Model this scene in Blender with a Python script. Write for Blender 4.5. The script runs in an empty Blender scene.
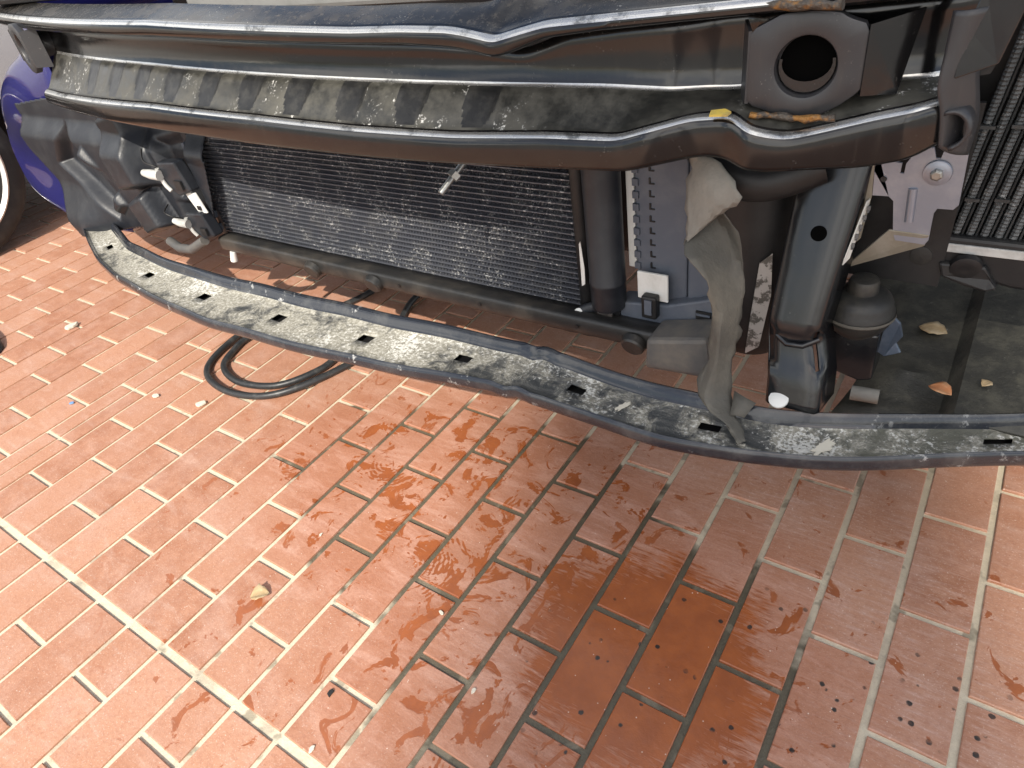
import bpy, math, random
from mathutils import Vector, Matrix
R = math.radians
random.seed(7)
sc = bpy.context.scene
col = sc.collection

# ------------------------------------------------------------------ camera
YAW, PITCH, ROLL, FPX, CAMH = R(39.718), R(37.10), R(10.208), 685.85, 0.8169
cd = bpy.data.cameras.new('camera'); cam = bpy.data.objects.new('camera', cd); col.objects.link(cam)
r0 = Vector((math.cos(YAW), math.sin(YAW), 0)); fh = Vector((-math.sin(YAW), math.cos(YAW), 0)); zz = Vector((0, 0, 1))
fwd = fh*math.cos(PITCH) - zz*math.sin(PITCH); up0 = fh*math.sin(PITCH) + zz*math.cos(PITCH)
cx = r0*math.cos(ROLL) - up0*math.sin(ROLL); cy = r0*math.sin(ROLL) + up0*math.cos(ROLL)
M4 = Matrix((cx, cy, -fwd)).transposed().to_4x4(); M4.translation = Vector((0, 0, CAMH))
cam.matrix_world = M4
cd.sensor_width = 36; cd.lens = 36*FPX/1024; cd.clip_start = .02; cd.clip_end = 500
sc.camera = cam
def project(p):
    d = Vector(p) - Vector((0, 0, CAMH)); z = d.dot(fwd)
    if z < .02: return None
    return 512 + FPX*d.dot(cx)/z, 384 - FPX*d.dot(cy)/z

# ------------------------------------------------------------------ light
SUN_AZ, SUN_EL = R(21), R(43)          # azimuth measured from -Y towards +X
sd = Vector((math.sin(SUN_AZ)*math.cos(SUN_EL), -math.cos(SUN_AZ)*math.cos(SUN_EL), math.sin(SUN_EL)))
w = bpy.data.worlds.new('World'); sc.world = w; w.use_nodes = True
wn = w.node_tree; bg = wn.nodes['Background']
sky = wn.nodes.new('ShaderNodeTexSky'); sky.sky_type = 'NISHITA'; sky.sun_disc = False
sky.sun_elevation = SUN_EL; sky.sun_rotation = math.pi - SUN_AZ
sky.air_density = 1.0; sky.dust_density = 1.6; sky.ozone_density = 1.0
tc = wn.nodes.new('ShaderNodeTexCoord'); cn = wn.nodes.new('ShaderNodeTexNoise'); cn.inputs['Scale'].default_value = 2.6; cn.inputs['Detail'].default_value = 6; cn.inputs['Roughness'].default_value = .55; cn.inputs['Distortion'].default_value = .4
wn.links.new(tc.outputs['Generated'], cn.inputs['Vector'])
cr = wn.nodes.new('ShaderNodeMapRange'); cr.interpolation_type = 'SMOOTHSTEP'; cr.inputs[1].default_value = .46; cr.inputs[2].default_value = .62
wn.links.new(cn.outputs[0], cr.inputs[0])
cm = wn.nodes.new('ShaderNodeMix'); cm.data_type = 'RGBA'; cm.inputs[7].default_value = (15, 14.7, 14.2, 1)
wn.links.new(cr.outputs[0], cm.inputs[0]); wn.links.new(sky.outputs[0], cm.inputs[6]); wn.links.new(cm.outputs[2], bg.inputs[0]); bg.inputs[1].default_value = .105
ld = bpy.data.lights.new('sun', 'SUN'); ld.energy = 3.6; ld.angle = R(.53); ld.color = (1, .93, .82)
lo = bpy.data.objects.new('sun', ld); col.objects.link(lo)
lo.rotation_euler = sd.to_track_quat('Z', 'Y').to_euler()
sc.view_settings.view_transform = 'Standard'; sc.view_settings.look = 'None'
sc.view_settings.exposure = .62; sc.view_settings.gamma = 1

# ------------------------------------------------------------------ node helpers
class NT:
    def __init__(s, name):
        s.m = bpy.data.materials.new(name); s.m.use_nodes = True
        s.t = s.m.node_tree; s.b = s.t.nodes['Principled BSDF']
        s._pos = None
    def n(s, typ, **k):
        x = s.t.nodes.new(typ)
        for a, v in k.items(): setattr(x, a, v)
        return x
    def put(s, sock, v):
        if hasattr(v, 'is_output') or hasattr(v, 'links'): s.t.links.new(v, sock)
        elif isinstance(v, tuple) and len(v) == 3 and sock.type == 'RGBA': sock.default_value = (*v, 1)
        else: sock.default_value = v
    def pos(s, scale=(1, 1, 1), rot=(0, 0, 0), local=False):
        if local: src = s.n('ShaderNodeTexCoord').outputs['Object']
        else: src = s.n('ShaderNodeNewGeometry').outputs['Position']
        mp = s.n('ShaderNodeMapping'); s.put(mp.inputs[0], src)
        mp.inputs['Scale'].default_value = scale; mp.inputs['Rotation'].default_value = rot
        return mp.outputs[0]
    def noise(s, vec, scale, detail=4, rough=.55, dist=0):
        x = s.n('ShaderNodeTexNoise'); s.put(x.inputs['Vector'], vec)
        x.inputs['Scale'].default_value = scale; x.inputs['Detail'].default_value = detail
        x.inputs['Roughness'].default_value = rough; x.inputs['Distortion'].default_value = dist
        return x.outputs[0]
    def vor(s, vec, scale, out=0, rand=1):
        x = s.n('ShaderNodeTexVoronoi'); s.put(x.inputs['Vector'], vec); x.inputs['Scale'].default_value = scale
        x.inputs['Randomness'].default_value = rand
        return x.outputs[out]
    def m2(s, op, a, b=0., clamp=False):
        x = s.n('ShaderNodeMath', operation=op, use_clamp=clamp); s.put(x.inputs[0], a); s.put(x.inputs[1], b); return x.outputs[0]
    def ramp(s, v, lo, hi, a=0., b=1.):
        x = s.n('ShaderNodeMapRange', interpolation_type='SMOOTHSTEP'); s.put(x.inputs[0], v)
        x.inputs[1].default_value = lo; x.inputs[2].default_value = hi; x.inputs[3].default_value = a; x.inputs[4].default_value = b
        return x.outputs[0]
    def mix(s, f, a, b):
        x = s.n('ShaderNodeMix', data_type='RGBA'); s.put(x.inputs[0], f); s.put(x.inputs[6], a); s.put(x.inputs[7], b); return x.outputs[2]
    def sep(s, v):
        x = s.n('ShaderNodeSeparateXYZ'); s.put(x.inputs[0], v); return x.outputs
    def bump(s, h, strength=.3, dist=.002):
        x = s.n('ShaderNodeBump'); s.put(x.inputs['Height'], h); x.inputs['Strength'].default_value = strength; x.inputs['Distance'].default_value = dist
        s.put(s.b.inputs['Normal'], x.outputs[0])
    def ell(s, xyz, c, r):      # 1 at centre, 0 on the ellipse rim
        dx = s.m2('DIVIDE', s.m2('SUBTRACT', xyz[0], c[0]), r[0]); dy = s.m2('DIVIDE', s.m2('SUBTRACT', xyz[1], c[1]), r[1])
        return s.m2('SUBTRACT', 1., s.m2('SQRT', s.m2('ADD', s.m2('MULTIPLY', dx, dx), s.m2('MULTIPLY', dy, dy))))
    def base(s, c, rough=.5, metal=0., coat=0., spec=None):
        s.put(s.b.inputs['Base Color'], c); s.put(s.b.inputs['Roughness'], rough); s.put(s.b.inputs['Metallic'], metal)
        s.b.inputs['Coat Weight'].default_value = coat
        if spec is not None: s.b.inputs['Specular IOR Level'].default_value = spec

MT = {}
def wet_mask(t):
    """water lying on the paving: 0 dry .. 1 wet, in world metres"""
    p = t.pos(); xyz = t.sep(p)
    a = t.m2('MAXIMUM', t.ell(xyz, (-.60, .54), (.38, .25)), t.ell(xyz, (-.30, .40), (.33, .27)))
    nz = t.noise(p, 9, 3, .6, .6)
    v = t.m2('ADD', a, t.m2('MULTIPLY', t.m2('SUBTRACT', nz, .5), .9))
    core = t.m2('ADD', t.ell(xyz, (-.22, .43), (.19, .20)), t.m2('MULTIPLY', t.m2('SUBTRACT', t.noise(p, 14, 3, .6, .4), .5), .7))
    return p, xyz, v, core

def m_brick():
    t = NT('brick'); p, xyz, v, core = wet_mask(t)
    rnd = t.n('ShaderNodeObjectInfo').outputs['Random']
    big = t.noise(p, 5, 3); fine = t.noise(p, 140, 3, .7); mid = t.noise(p, 30, 4, .65)
    clay = t.mix(rnd, (.36, .158, .090), (.52, .275, .175))
    clay = t.mix(t.ramp(mid, .3, .75), clay, (.48, .245, .155))
    # dried lime film, brushed one way
    stro = t.noise(t.pos((26, 210, 1), (0, 0, R(-28))), 1, 3, .7)
    film = t.m2('MULTIPLY', t.ramp(stro, .46, .70), t.ramp(t.m2('ADD', t.ell(xyz, (-.12, .52), (.50, .42)), t.m2('MULTIPLY', t.m2('SUBTRACT', big, .5), 1.2)), -.05, .5))
    film = t.m2('ADD', t.m2('MULTIPLY', film, .60), t.m2('MULTIPLY', t.ramp(t.noise(p, 11, 5, .65), .42, .72), .34), True)
    dry = t.mix(film, clay, (.56, .37, .30))
    smear = t.noise(t.pos((9, 34, 1), (0, 0, R(35))), 1, 5, .7, .8)
    dry = t.mix(t.m2('MULTIPLY', t.ramp(smear, .50, .72), .22), dry, (.66, .50, .42))
    dry = t.mix(t.m2('MULTIPLY', t.ramp(t.noise(p, 13, 6, .75), .55, .75), .45), dry, (.36, .135, .065))
    dry = t.mix(t.m2('MULTIPLY', t.ramp(t.noise(p, 420, 2, .6), .60, .68), .35), dry, (.74, .62, .54))
    dry = t.mix(t.m2('MULTIPLY', t.ramp(v, -.45, .25), .62), dry, t.mix(t.ramp(smear, .40, .66), (.36, .140, .075), (.50, .255, .180)))
    # water film: curling patches with a crisp rim
    swirl = t.n('ShaderNodeTexWave', wave_type='RINGS', rings_direction='SPHERICAL')
    vo = t.n('ShaderNodeTexVoronoi'); t.put(vo.inputs['Vector'], p); vo.inputs['Scale'].default_value = 11
    sub = t.n('ShaderNodeVectorMath', operation='SUBTRACT'); t.put(sub.inputs[0], p); t.put(sub.inputs[1], vo.outputs['Position'])
    t.put(swirl.inputs['Vector'], sub.outputs[0])
    swirl.inputs['Scale'].default_value = 46; swirl.inputs['Distortion'].default_value = 2.6; swirl.inputs['Detail'].default_value = 2; swirl.inputs['Detail Scale'].default_value = 1.2
    pat = t.noise(p, 17, 4, .62, 1.1)
    pat = t.m2('ADD', pat, t.m2('MULTIPLY', t.m2('MULTIPLY', t.m2('SUBTRACT', swirl.outputs[1], .5), .06), t.ramp(t.noise(p, 8, 2), .46, .6)))
    wetp = t.ramp(t.m2('ADD', t.m2('MULTIPLY', t.m2('MINIMUM', v, .35), .42), pat), .685, .720)
    wetp = t.m2('MULTIPLY', wetp, t.ramp(v, -.45, .1))
    prints = t.m2('MULTIPLY', t.ramp(t.noise(p, 21, 5, .65, 1.0), .605, .635), t.m2('MULTIPLY', t.ramp(t.ell(xyz, (-.35, .45), (.9, .62)), 0, .3), .9))
    wet = t.m2('MAXIMUM', t.m2('MAXIMUM', wetp, prints), t.ramp(t.m2('ADD', core, t.m2('MULTIPLY', t.m2('SUBTRACT', stro, .5), .9)), .10, .34))
    wetc = t.mix(t.ramp(mid, .3, .7), (.37, .112, .038), (.29, .088, .034))
    c = t.mix(wet, dry, wetc)
    # oil specks and pits, close to the camera on the right
    sp = t.ramp(t.m2('ADD', t.vor(p, 48), t.m2('MULTIPLY', t.noise(p, 240, 2), .12)), .25, .19); sp = t.m2('MULTIPLY', sp, t.ramp(t.noise(p, 33, 1), .46, .54))
    sp = t.m2('MULTIPLY', sp, t.ramp(t.ell(xyz, (.0, .36), (.42, .28)), 0, .3))
    c = t.mix(sp, c, (.035, .03, .026))
    pale = t.m2('MULTIPLY', t.ramp(t.vor(p, 120), .12, .07), t.ramp(t.noise(p, 45, 1), .56, .6))
    c = t.mix(t.m2('MULTIPLY', pale, .7), c, (.80, .70, .60))
    c = t.mix(t.m2('MULTIPLY', t.ramp(fine, .42, .75), .32), c, (.30, .11, .06))
    t.base(c, t.mix(wet, (.62,)*3, (.26,)*3))
    h = t.m2('ADD', t.m2('MULTIPLY', t.m2('ADD', t.noise(p, 260, 2, .7), mid), t.m2('SUBTRACT', 1., t.m2('MULTIPLY', wet, .75))), t.m2('MULTIPLY', t.noise(p, 34, 2, .5, 1.2), t.m2('MULTIPLY', wet, .9)))
    t.bump(h, .35, .0015)
    return t.m
def m_grout():
    t = NT('grout'); p, xyz, v, core = wet_mask(t)
    n = t.noise(p, 70, 4, .7)
    dry = t.mix(n, (.76, .69, .53), (.52, .46, .34))
    dry = t.mix(t.ramp(t.noise(p, 14, 5, .7), .50, .72), dry, (.42, .37, .28))
    c = t.mix(t.ramp(v, .02, .16), dry, t.mix(n, (.17, .15, .10), (.08, .07, .05)))
    dn = t.m2('MULTIPLY', t.ramp(t.noise(p, 22, 3), .60, .66), t.ramp(t.ell(xyz, (-.4, .45), (1.1, .7)), 0, .4))
    c = t.mix(t.m2('MULTIPLY', dn, .7), c, (.24, .21, .15))
    # unseen neutral grey added beyond the bricks to keep reflections from browning
    far_neutral = t.mix(t.noise(p, 2.5, 6, .7), (.20, .195, .185), (.30, .295, .28))
    far = t.m2('MAXIMUM', t.m2('MAXIMUM', t.m2('GREATER_THAN', xyz[0], 1.8), t.m2('LESS_THAN', xyz[0], -5.6)), t.m2('MAXIMUM', t.m2('GREATER_THAN', xyz[1], 4.0), t.m2('LESS_THAN', xyz[1], -1.9)))
    c = t.mix(far, c, far_neutral)
    t.base(c, t.mix(t.ramp(v, .02, .16), (.85,)*3, (.45,)*3)); t.bump(t.noise(p, 300, 3, .7), .5, .002)
    return t.m
def m_paint(name='black_paint', c=(.006, .006, .0065), rough=.14, dust=.09, coat=.0):
    t = NT(name); p = t.pos(local=True)
    n = t.noise(p, 20, 5, .65); s = t.ramp(t.noise(t.pos((60, 60, 8), local=True), 2, 4, .7), .52, .80)
    dots = t.m2('MULTIPLY', t.ramp(t.noise(p, 330, 3, .7), .64, .70), t.ramp(t.noise(p, 30, 3), .50, .60))
    d = t.m2('MULTIPLY', t.m2('ADD', t.m2('MULTIPLY', t.ramp(n, .40, .75), .45), s), dust, True)
    cc = t.mix(d, c, (.15, .125, .095)); cc = t.mix(t.m2('MULTIPLY', dots, min(1, dust*2.0)), cc, (.55, .53, .48))
    t.base(cc, t.mix(d, (rough,)*3, (.55,)*3), coat=coat, spec=.62)
    t.b.inputs['Coat Roughness'].default_value = .06; t.b.inputs['Coat IOR'].default_value = 1.7
    t.bump(t.noise(p, 45, 2), .06, .004); return t.m
def m_dusty():
    t = NT('dusty_paint'); p = t.pos(local=True)
    n = t.noise(p, 26, 5, .7); n2 = t.noise(p, 9, 3)
    d = t.ramp(t.m2('ADD', n, t.m2('MULTIPLY', t.m2('SUBTRACT', n2, .5), .35)), .30, .74)
    c = t.mix(t.m2('MULTIPLY', d, .8), (.020, .020, .018), (.095, .090, .074))
    wh = t.m2('MULTIPLY', t.ramp(t.noise(p, 200, 5, .8), .53, .62), t.m2('MULTIPLY', t.ramp(t.noise(p, 30, 4, .7), .52, .60), t.ramp(t.noise(p, 9, 2), .44, .56)))
    c = t.mix(wh, c, (.70, .69, .65))
    t.base(c, t.mix(d, (.28,)*3, (.60,)*3)); t.bump(t.m2('ADD', n, t.m2('MULTIPLY', wh, .6)), .35, .002); return t.m
def m_bar():
    t = NT('dirty_tray'); p = t.pos(); xyz = t.sep(p)
    n = t.noise(p, 30, 6, .75, .5); n2 = t.noise(p, 9, 3, .6); f = t.noise(p, 190, 3, .75); st_ = t.noise(t.pos((14, 120, 1), (0, 0, R(-25))), 1, 4, .7)
    left = t.ramp(xyz[0], -.36, -.74)                 # caked dirt lies on this half of the tray
    k = t.m2('ADD', t.m2('ADD', n, t.m2('MULTIPLY', t.m2('SUBTRACT', n2, .5), .8)), t.m2('MULTIPLY', left, .17))
    d = t.ramp(k, .44, .66)
    base = t.mix(t.ramp(st_, .40, .66), (.052, .055, .056), (.115, .115, .108))
    base = t.mix(t.m2('MULTIPLY', t.ramp(xyz[0], -.16, -.02), .6), base, (.17, .165, .12))  # yellowish reflected light at the right end, put into the tray colour
    c = t.mix(t.ramp(f, .35, .7), (.24, .225, .18), (.52, .50, .435))
    c = t.mix(t.m2('MULTIPLY', d, .92), base, c)
    wh = t.m2('MULTIPLY', t.ramp(t.m2('ADD', f, t.m2('MULTIPLY', n2, .9)), 1.06, 1.14), .8)
    c = t.mix(wh, c, (.68, .67, .62))
    t.base(c, t.mix(d, (.36,)*3, (.9,)*3)); t.bump(t.m2('ADD', t.m2('MULTIPLY', d, .5), t.m2('MULTIPLY', t.m2('ADD', n, f), .5)), .7, .004); return t.m
def m_rim():
    t = NT('scuffed_rim'); p = t.pos(); n = t.noise(p, 50, 5, .7)
    wear = t.m2('MULTIPLY', t.m2('MULTIPLY', t.ramp(n, .57, .66), t.ramp(t.noise(p, 7, 3), .50, .62)), .75)
    c = t.mix(wear, (.018, .021, .028), (.55, .55, .53))
    c = t.mix(t.m2('MULTIPLY', t.ramp(t.noise(p, 16, 5, .7), .45, .75), .45), c, (.13, .13, .125))
    t.base(c, t.mix(wear, (.20,)*3, (.7,)*3), coat=.3); t.bump(n, .25, .002); return t.m
def m_plain(name, c, rough=.5, metal=0., c2=None, scale=18, lo=.4, hi=.7, bump=.15, coat=0., bd=.002, bs=90):
    t = NT(name); p = t.pos(local=True)
    cc = c if c2 is None else t.mix(t.ramp(t.noise(p, scale, 5, .65), lo, hi), c, c2)
    t.base(cc, t.m2('ADD', rough - .06, t.m2('MULTIPLY', t.noise(p, scale*1.7, 3), .12)), metal, coat)
    if bump: t.bump(t.noise(p, bs, 3, .6), bump, bd)
    return t.m
def m_fin(name, c, spk=.5, seed=0):
    t = NT(name); p = t.pos(local=True)
    n = t.noise(p, 30, 4, .7)
    c1 = t.mix(t.m2('MULTIPLY', t.ramp(n, .46, .78), .7), c, (.16, .158, .155))
    s = t.m2('MULTIPLY', t.ramp(t.noise(p, 210, 3, .75), .555, .61), t.ramp(t.noise(p, 22, 3, .7), .44, .58))
    s2 = t.m2('MULTIPLY', t.ramp(t.vor(p, 46), .12, .06), t.ramp(t.noise(p, 12, 1), .5, .55))
    c1 = t.mix(t.m2('MULTIPLY', t.m2('MAXIMUM', s, s2), spk), c1, (.72, .71, .68))
    t.base(c1, .45, .0); return t.m
def m_tray():
    t = NT('undertray_plastic'); p = t.pos(); n = t.noise(p, 24, 5, .7); f = t.noise(p, 130, 3, .75)
    c = t.mix(t.ramp(n, .38, .68), (.040, .039, .033), (.090, .085, .066))
    c = t.mix(t.m2('MULTIPLY', t.ramp(f, .62, .74), .30), c, (.28, .265, .22))
    t.base(c, .62); t.bump(t.m2('ADD', n, f), .4, .003); return t.m
def m_car(name, c):
    t = NT(name); p = t.pos(local=True)
    fl = t.noise(p, 900, 1); t.base(t.mix(t.ramp(fl, .4, .7), c, tuple(min(1, q*1.5 + .01) for q in c)), .28, .35, 1.)
    t.b.inputs['Coat Roughness'].default_value = .03; t.bump(t.noise(p, 11, 2, .4), .10, .010); return t.m

MT['brick'] = m_brick(); MT['grout'] = m_grout(); MT['paint'] = m_paint(); MT['dusty'] = m_dusty(); MT['bar'] = m_bar(); MT['rim'] = m_rim()
MT['groove'] = m_plain('clean_groove_paint', (.012, .012, .012), .38, c2=(.032, .031, .028), scale=60, bump=.15)
MT['edge'] = m_plain('edge_highlight', (.62, .61, .58), .26, .85, c2=(.22, .22, .21), scale=35, lo=.52, hi=.68, bump=.1)  # bright metal lines stand in for sky highlights along the beam edges
MT['paint2'] = m_paint('streaked_paint', (.011, .010, .009), .24, .6, 0.)
MT['strut'] = m_paint('strut_paint', (.007, .008, .010), .22, .06, 0.)
MT['plate'] = m_paint('plate_paint', (.030, .030, .033), .42, .10, 0.)
MT['plastic'] = m_plain('black_plastic', (.013, .015, .020), .42, c2=(.028, .031, .036), bump=.2)
MT['plastic_d'] = m_plain('deep_black_plastic', (.008, .008, .009), .5, c2=(.018, .018, .018), bump=.2)
MT['void'] = m_plain('hole_darkness', (.003, .003, .003), .9, bump=0); MT['void'].node_tree.nodes['Principled BSDF'].inputs['Specular IOR Level'].default_value = 0  # flat black that stands in for the darkness inside holes
MT['plastic_g'] = m_plain('grey_blue_plastic', (.085, .100, .128), .50, c2=(.120, .132, .155), bump=.2)
MT['dustplastic'] = m_plain('dusty_plastic', (.085, .085, .085), .6, c2=(.17, .15, .125), scale=9, bump=.25)
MT['tie'] = m_plain('tie_bar_paint', (.018, .018, .018), .40, c2=(.055, .049, .042), scale=14, bump=.3)
MT['felt'] = m_plain('torn_liner_felt', (.19, .182, .160), .7, c2=(.27, .255, .22), scale=11, bump=.4, bd=.004)
MT['felt2'] = m_plain('torn_liner_back', (.085, .080, .068), .7, c2=(.140, .128, .102), scale=11, bump=.4, bd=.004)
MT['dullwhite'] = m_plain('dull_white_rubber', (.50, .50, .48), .6, c2=(.28, .27, .25), lo=.45, hi=.7)
MT['white'] = m_plain('white_plastic', (.70, .70, .67), .5, c2=(.50, .49, .45), lo=.5, hi=.8)
MT['alu'] = m_plain('zinc_steel', (.27, .30, .36), .40, .7, c2=(.36, .38, .43), bump=.08)
MT['alu2'] = m_plain('brick_reflect_zinc', (.26, .24, .19), .45, .4, c2=(.34, .32, .27), scale=30, bump=.15)  # brown reflection of the bricks put into this zinc colour
MT['tab'] = m_plain('blued_steel', (.10, .14, .20), .3, .7, c2=(.16, .20, .26), scale=40)
MT['bolt'] = m_plain('bolt_steel', (.42, .43, .42), .35, .8, c2=(.30, .28, .24))
MT['rubber'] = m_plain('black_rubber', (.020, .020, .019), .5, c2=(.060, .054, .042), scale=22, lo=.5, hi=.8, bump=.3)
MT['tyre'] = m_plain('tyre_rubber', (.018, .018, .019), .75, c2=(.035, .034, .032), bump=.3)
MT['hose'] = m_plain('hose_rubber', (.026, .028, .030), .42, c2=(.07, .07, .068), scale=40, lo=.5, hi=.75, bump=.2)
MT['fin'] = m_fin('condenser_fin', (.090, .096, .115), .85)
MT['tube'] = m_fin('condenser_tube', (.075, .080, .096), .6)
MT['icfin'] = m_fin('cooler_fin', (.070, .075, .077), .25)
MT['ictube'] = m_plain('cooler_tube', (.055, .060, .062), .38, .3, c2=(.035, .037, .038), scale=30)
MT['tray'] = m_tray()
MT['blue'] = m_car('blue_metallic_paint', (.012, .013, .13)); MT['silver'] = m_car('silver_metallic_paint', (.50, .48, .43))
MT['rimalloy'] = m_plain('alloy', (.58, .58, .57), .32, .6, bump=.05)
MT['glass'] = m_plain('dark_glass', (.015, .018, .02), .06, bump=0, coat=.5)
MT['label'] = m_plain('worn_foil_label', (.46, .45, .43), .42, .3, c2=(.12, .115, .105), scale=75, lo=.50, hi=.58, bump=.5, bs=60)
MT['sticker'] = m_plain('white_sticker', (.72, .71, .66), .5, bump=.05)
MT['ink'] = m_plain('ink', (.12, .12, .12), .6, bump=0)
MT['yellow'] = m_plain('yellow_paint_mark', (.62, .45, .08), .6, c2=(.40, .30, .10), scale=60)
MT['weld'] = m_plain('weld_bead', (.10, .085, .07), .5, .5, c2=(.34, .17, .05), scale=60, lo=.45, hi=.6, bump=.8, bd=.004, bs=200)
MT['leaf'] = m_plain('dry_leaf', (.42, .30, .16), .8, c2=(.55, .44, .28), scale=60, bump=.4)
MT['leafo'] = m_plain('orange_leaf', (.50, .20, .08), .8, c2=(.58, .34, .18), scale=60, bump=.4)
MT['chip'] = m_plain('plaster_chip', (.62, .58, .48), .9, bump=.5)
MT['bluechip'] = m_plain('blue_chip', (.16, .30, .55), .5, bump=0)
MT['concrete'] = m_plain('concrete', (.34, .33, .31), .85, c2=(.25, .24, .22), scale=4, bump=.5)
MT['primer'] = m_plain('grey_panel_paint', (.24, .24, .23), .45, c2=(.19, .19, .18), bump=.08)
MT['dirt'] = m_plain('oily_dirt', (.035, .030, .022), .7, c2=(.20, .16, .10), scale=40, lo=.48, hi=.66, bump=.8, bd=.004)

# ------------------------------------------------------------------ mesh helpers
class MB:
    def __init__(s): s.v = []; s.f = []; s.mi = []
    def quad(s, pts, mi=0):
        i = len(s.v); s.v += [tuple(p) for p in pts]; s.f.append(tuple(range(i, i+len(pts)))); s.mi.append(mi)
    def grid(s, rows, mi=None, closed=False, skip=None):
        i = len(s.v); n = len(rows[0])
        for r in rows: s.v += [tuple(p) for p in r]
        for a in range(len(rows)-1):
            for b in range(n if closed else n-1):
                if skip and skip(a, b): continue
                s.f.append((i+a*n+b, i+a*n+(b+1) % n, i+(a+1)*n+(b+1) % n, i+(a+1)*n+b)); s.mi.append((mi(a, b) if callable(mi) else mi[b]) if mi else 0)
    def box(s, c, d, mi=0, rot=None):
        c = Vector(c); q = []
        for z in (-1, 1):
            for y in (-1, 1):
                for x in (-1, 1):
                    p = Vector((x*d[0]/2, y*d[1]/2, z*d[2]/2))
                    q.append(tuple(c + (rot @ p if rot else p)))
        i = len(s.v); s.v += q
        for f in ((0,2,3,1),(4,5,7,6),(0,1,5,4),(2,6,7,3),(0,4,6,2),(1,3,7,5)): s.f.append(tuple(i+k for k in f)); s.mi.append(mi)
    def prism(s, pts, n, th, mi=0):
        n = Vector(n).normalized()*th; i = len(s.v); k = len(pts)
        s.v += [tuple(p) for p in pts] + [tuple(Vector(p)+n) for p in pts]
        s.f.append(tuple(range(i, i+k))); s.f.append(tuple(range(i+2*k-1, i+k-1, -1))); s.mi += [mi, mi]
        for a in range(k): s.f.append((i+a, i+k+a, i+k+(a+1) % k, i+(a+1) % k)); s.mi.append(mi)
    def ring(s, c, ax, r, n=24, u=None):
        ax = Vector(ax).normalized(); u = (u or ax.orthogonal()).normalized(); v = ax.cross(u)
        return [Vector(c) + u*(r*math.cos(2*math.pi*k/n)) + v*(r*math.sin(2*math.pi*k/n)) for k in range(n)]
    def lathe(s, c, ax, prof, n=24, caps=True, mi=0):
        ax = Vector(ax).normalized(); u = ax.orthogonal().normalized()
        rows = [s.ring(Vector(c)+ax*h, ax, r, n, u) for h, r in prof]
        b = len(s.v); s.grid(rows, mi=[mi]*n, closed=True)
        if caps:
            s.f.append(tuple(range(b+n-1, b-1, -1))); e = b+(len(rows)-1)*n; s.f.append(tuple(range(e, e+n))); s.mi += [mi, mi]
    def tube(s, pts, r, n=10, mi=0, caps=True):
        pts = [Vector(p) for p in pts]; rows = []; u = None
        for k, p in enumerate(pts):
            t = (pts[min(k+1, len(pts)-1)] - pts[max(k-1, 0)]).normalized()
            if u is None: u = t.orthogonal().normalized()
            u = (u - t*u.dot(t)).normalized(); rr = r[k] if isinstance(r, (list, tuple)) else r
            rows.append(s.ring(p, t, rr, n, u))
        b = len(s.v); s.grid(rows, mi=[mi]*n, closed=True)
        if caps:
            s.f.append(tuple(range(b+n-1, b-1, -1))); e = b+(len(rows)-1)*n; s.f.append(tuple(range(e, e+n))); s.mi += [mi, mi]
    def build(s, name, mats, parent=None, smooth=None, bevel=0, solid=0, sub=0, kind=None, label=None):
        me = bpy.data.meshes.new(name); me.from_pydata(s.v, [], s.f)
        for m in (mats if isinstance(mats, (list, tuple)) else [mats]): me.materials.append(MT[m])
        me.polygons.foreach_set('material_index', s.mi)
        me.validate(); me.update()
        o = bpy.data.objects.new(name, me); col.objects.link(o)
        import bmesh
        bm = bmesh.new(); bm.from_mesh(me); bmesh.ops.remove_doubles(bm, verts=bm.verts, dist=1e-5); bmesh.ops.recalc_face_normals(bm, faces=bm.faces); bm.to_mesh(me); bm.free()
        if smooth is not None:
            me.polygons.foreach_set('use_smooth', [True]*len(me.polygons)); me.set_sharp_from_angle(angle=R(smooth))
        if solid: q = o.modifiers.new('solid', 'SOLIDIFY'); q.thickness = solid; q.offset = 0
        if bevel: q = o.modifiers.new('bevel', 'BEVEL'); q.width = bevel; q.segments = 2; q.limit_method = 'ANGLE'; q.angle_limit = R(35)
        if sub: q = o.modifiers.new('sub', 'SUBSURF'); q.levels = sub; q.render_levels = sub
        if parent: o.parent = parent
        if kind: o['kind'] = kind
        if label: o['label'] = label
        return o
def tag(o, label=None, cat=None, group=None, kind=None):
    for k, v in (('label', label), ('category', cat), ('group', group), ('kind', kind)):
        if v: o[k] = v
    return o
def empty(name, loc=(0, 0, 0)):
    o = bpy.data.objects.new(name, None); col.objects.link(o); o.location = loc; o.empty_display_size = .05; return o
def lerp(x, xs, ys):
    if x <= xs[0]: return ys[0]
    for i in range(len(xs)-1):
        if x <= xs[i+1]:
            f = (x-xs[i])/(xs[i+1]-xs[i]); return ys[i] + (ys[i+1]-ys[i])*f
    return ys[-1]
def catmull(pts, n=8):
    pts = [Vector(p) for p in pts]; out = []
    for i in range(len(pts)-1):
        a, b, c, d = pts[max(i-1, 0)], pts[i], pts[i+1], pts[min(i+2, len(pts)-1)]
        for k in range(n):
            t = k/n; out.append(.5*((2*b) + (c-a)*t + (2*a-5*b+4*c-d)*t*t + (3*b-a-3*c+d)*t**3))
    out.append(pts[-1]); return out
def sstep(x, a, b):
    t = max(0, min(1, (x-a)/(b-a))); return t*t*(3-2*t)

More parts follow.
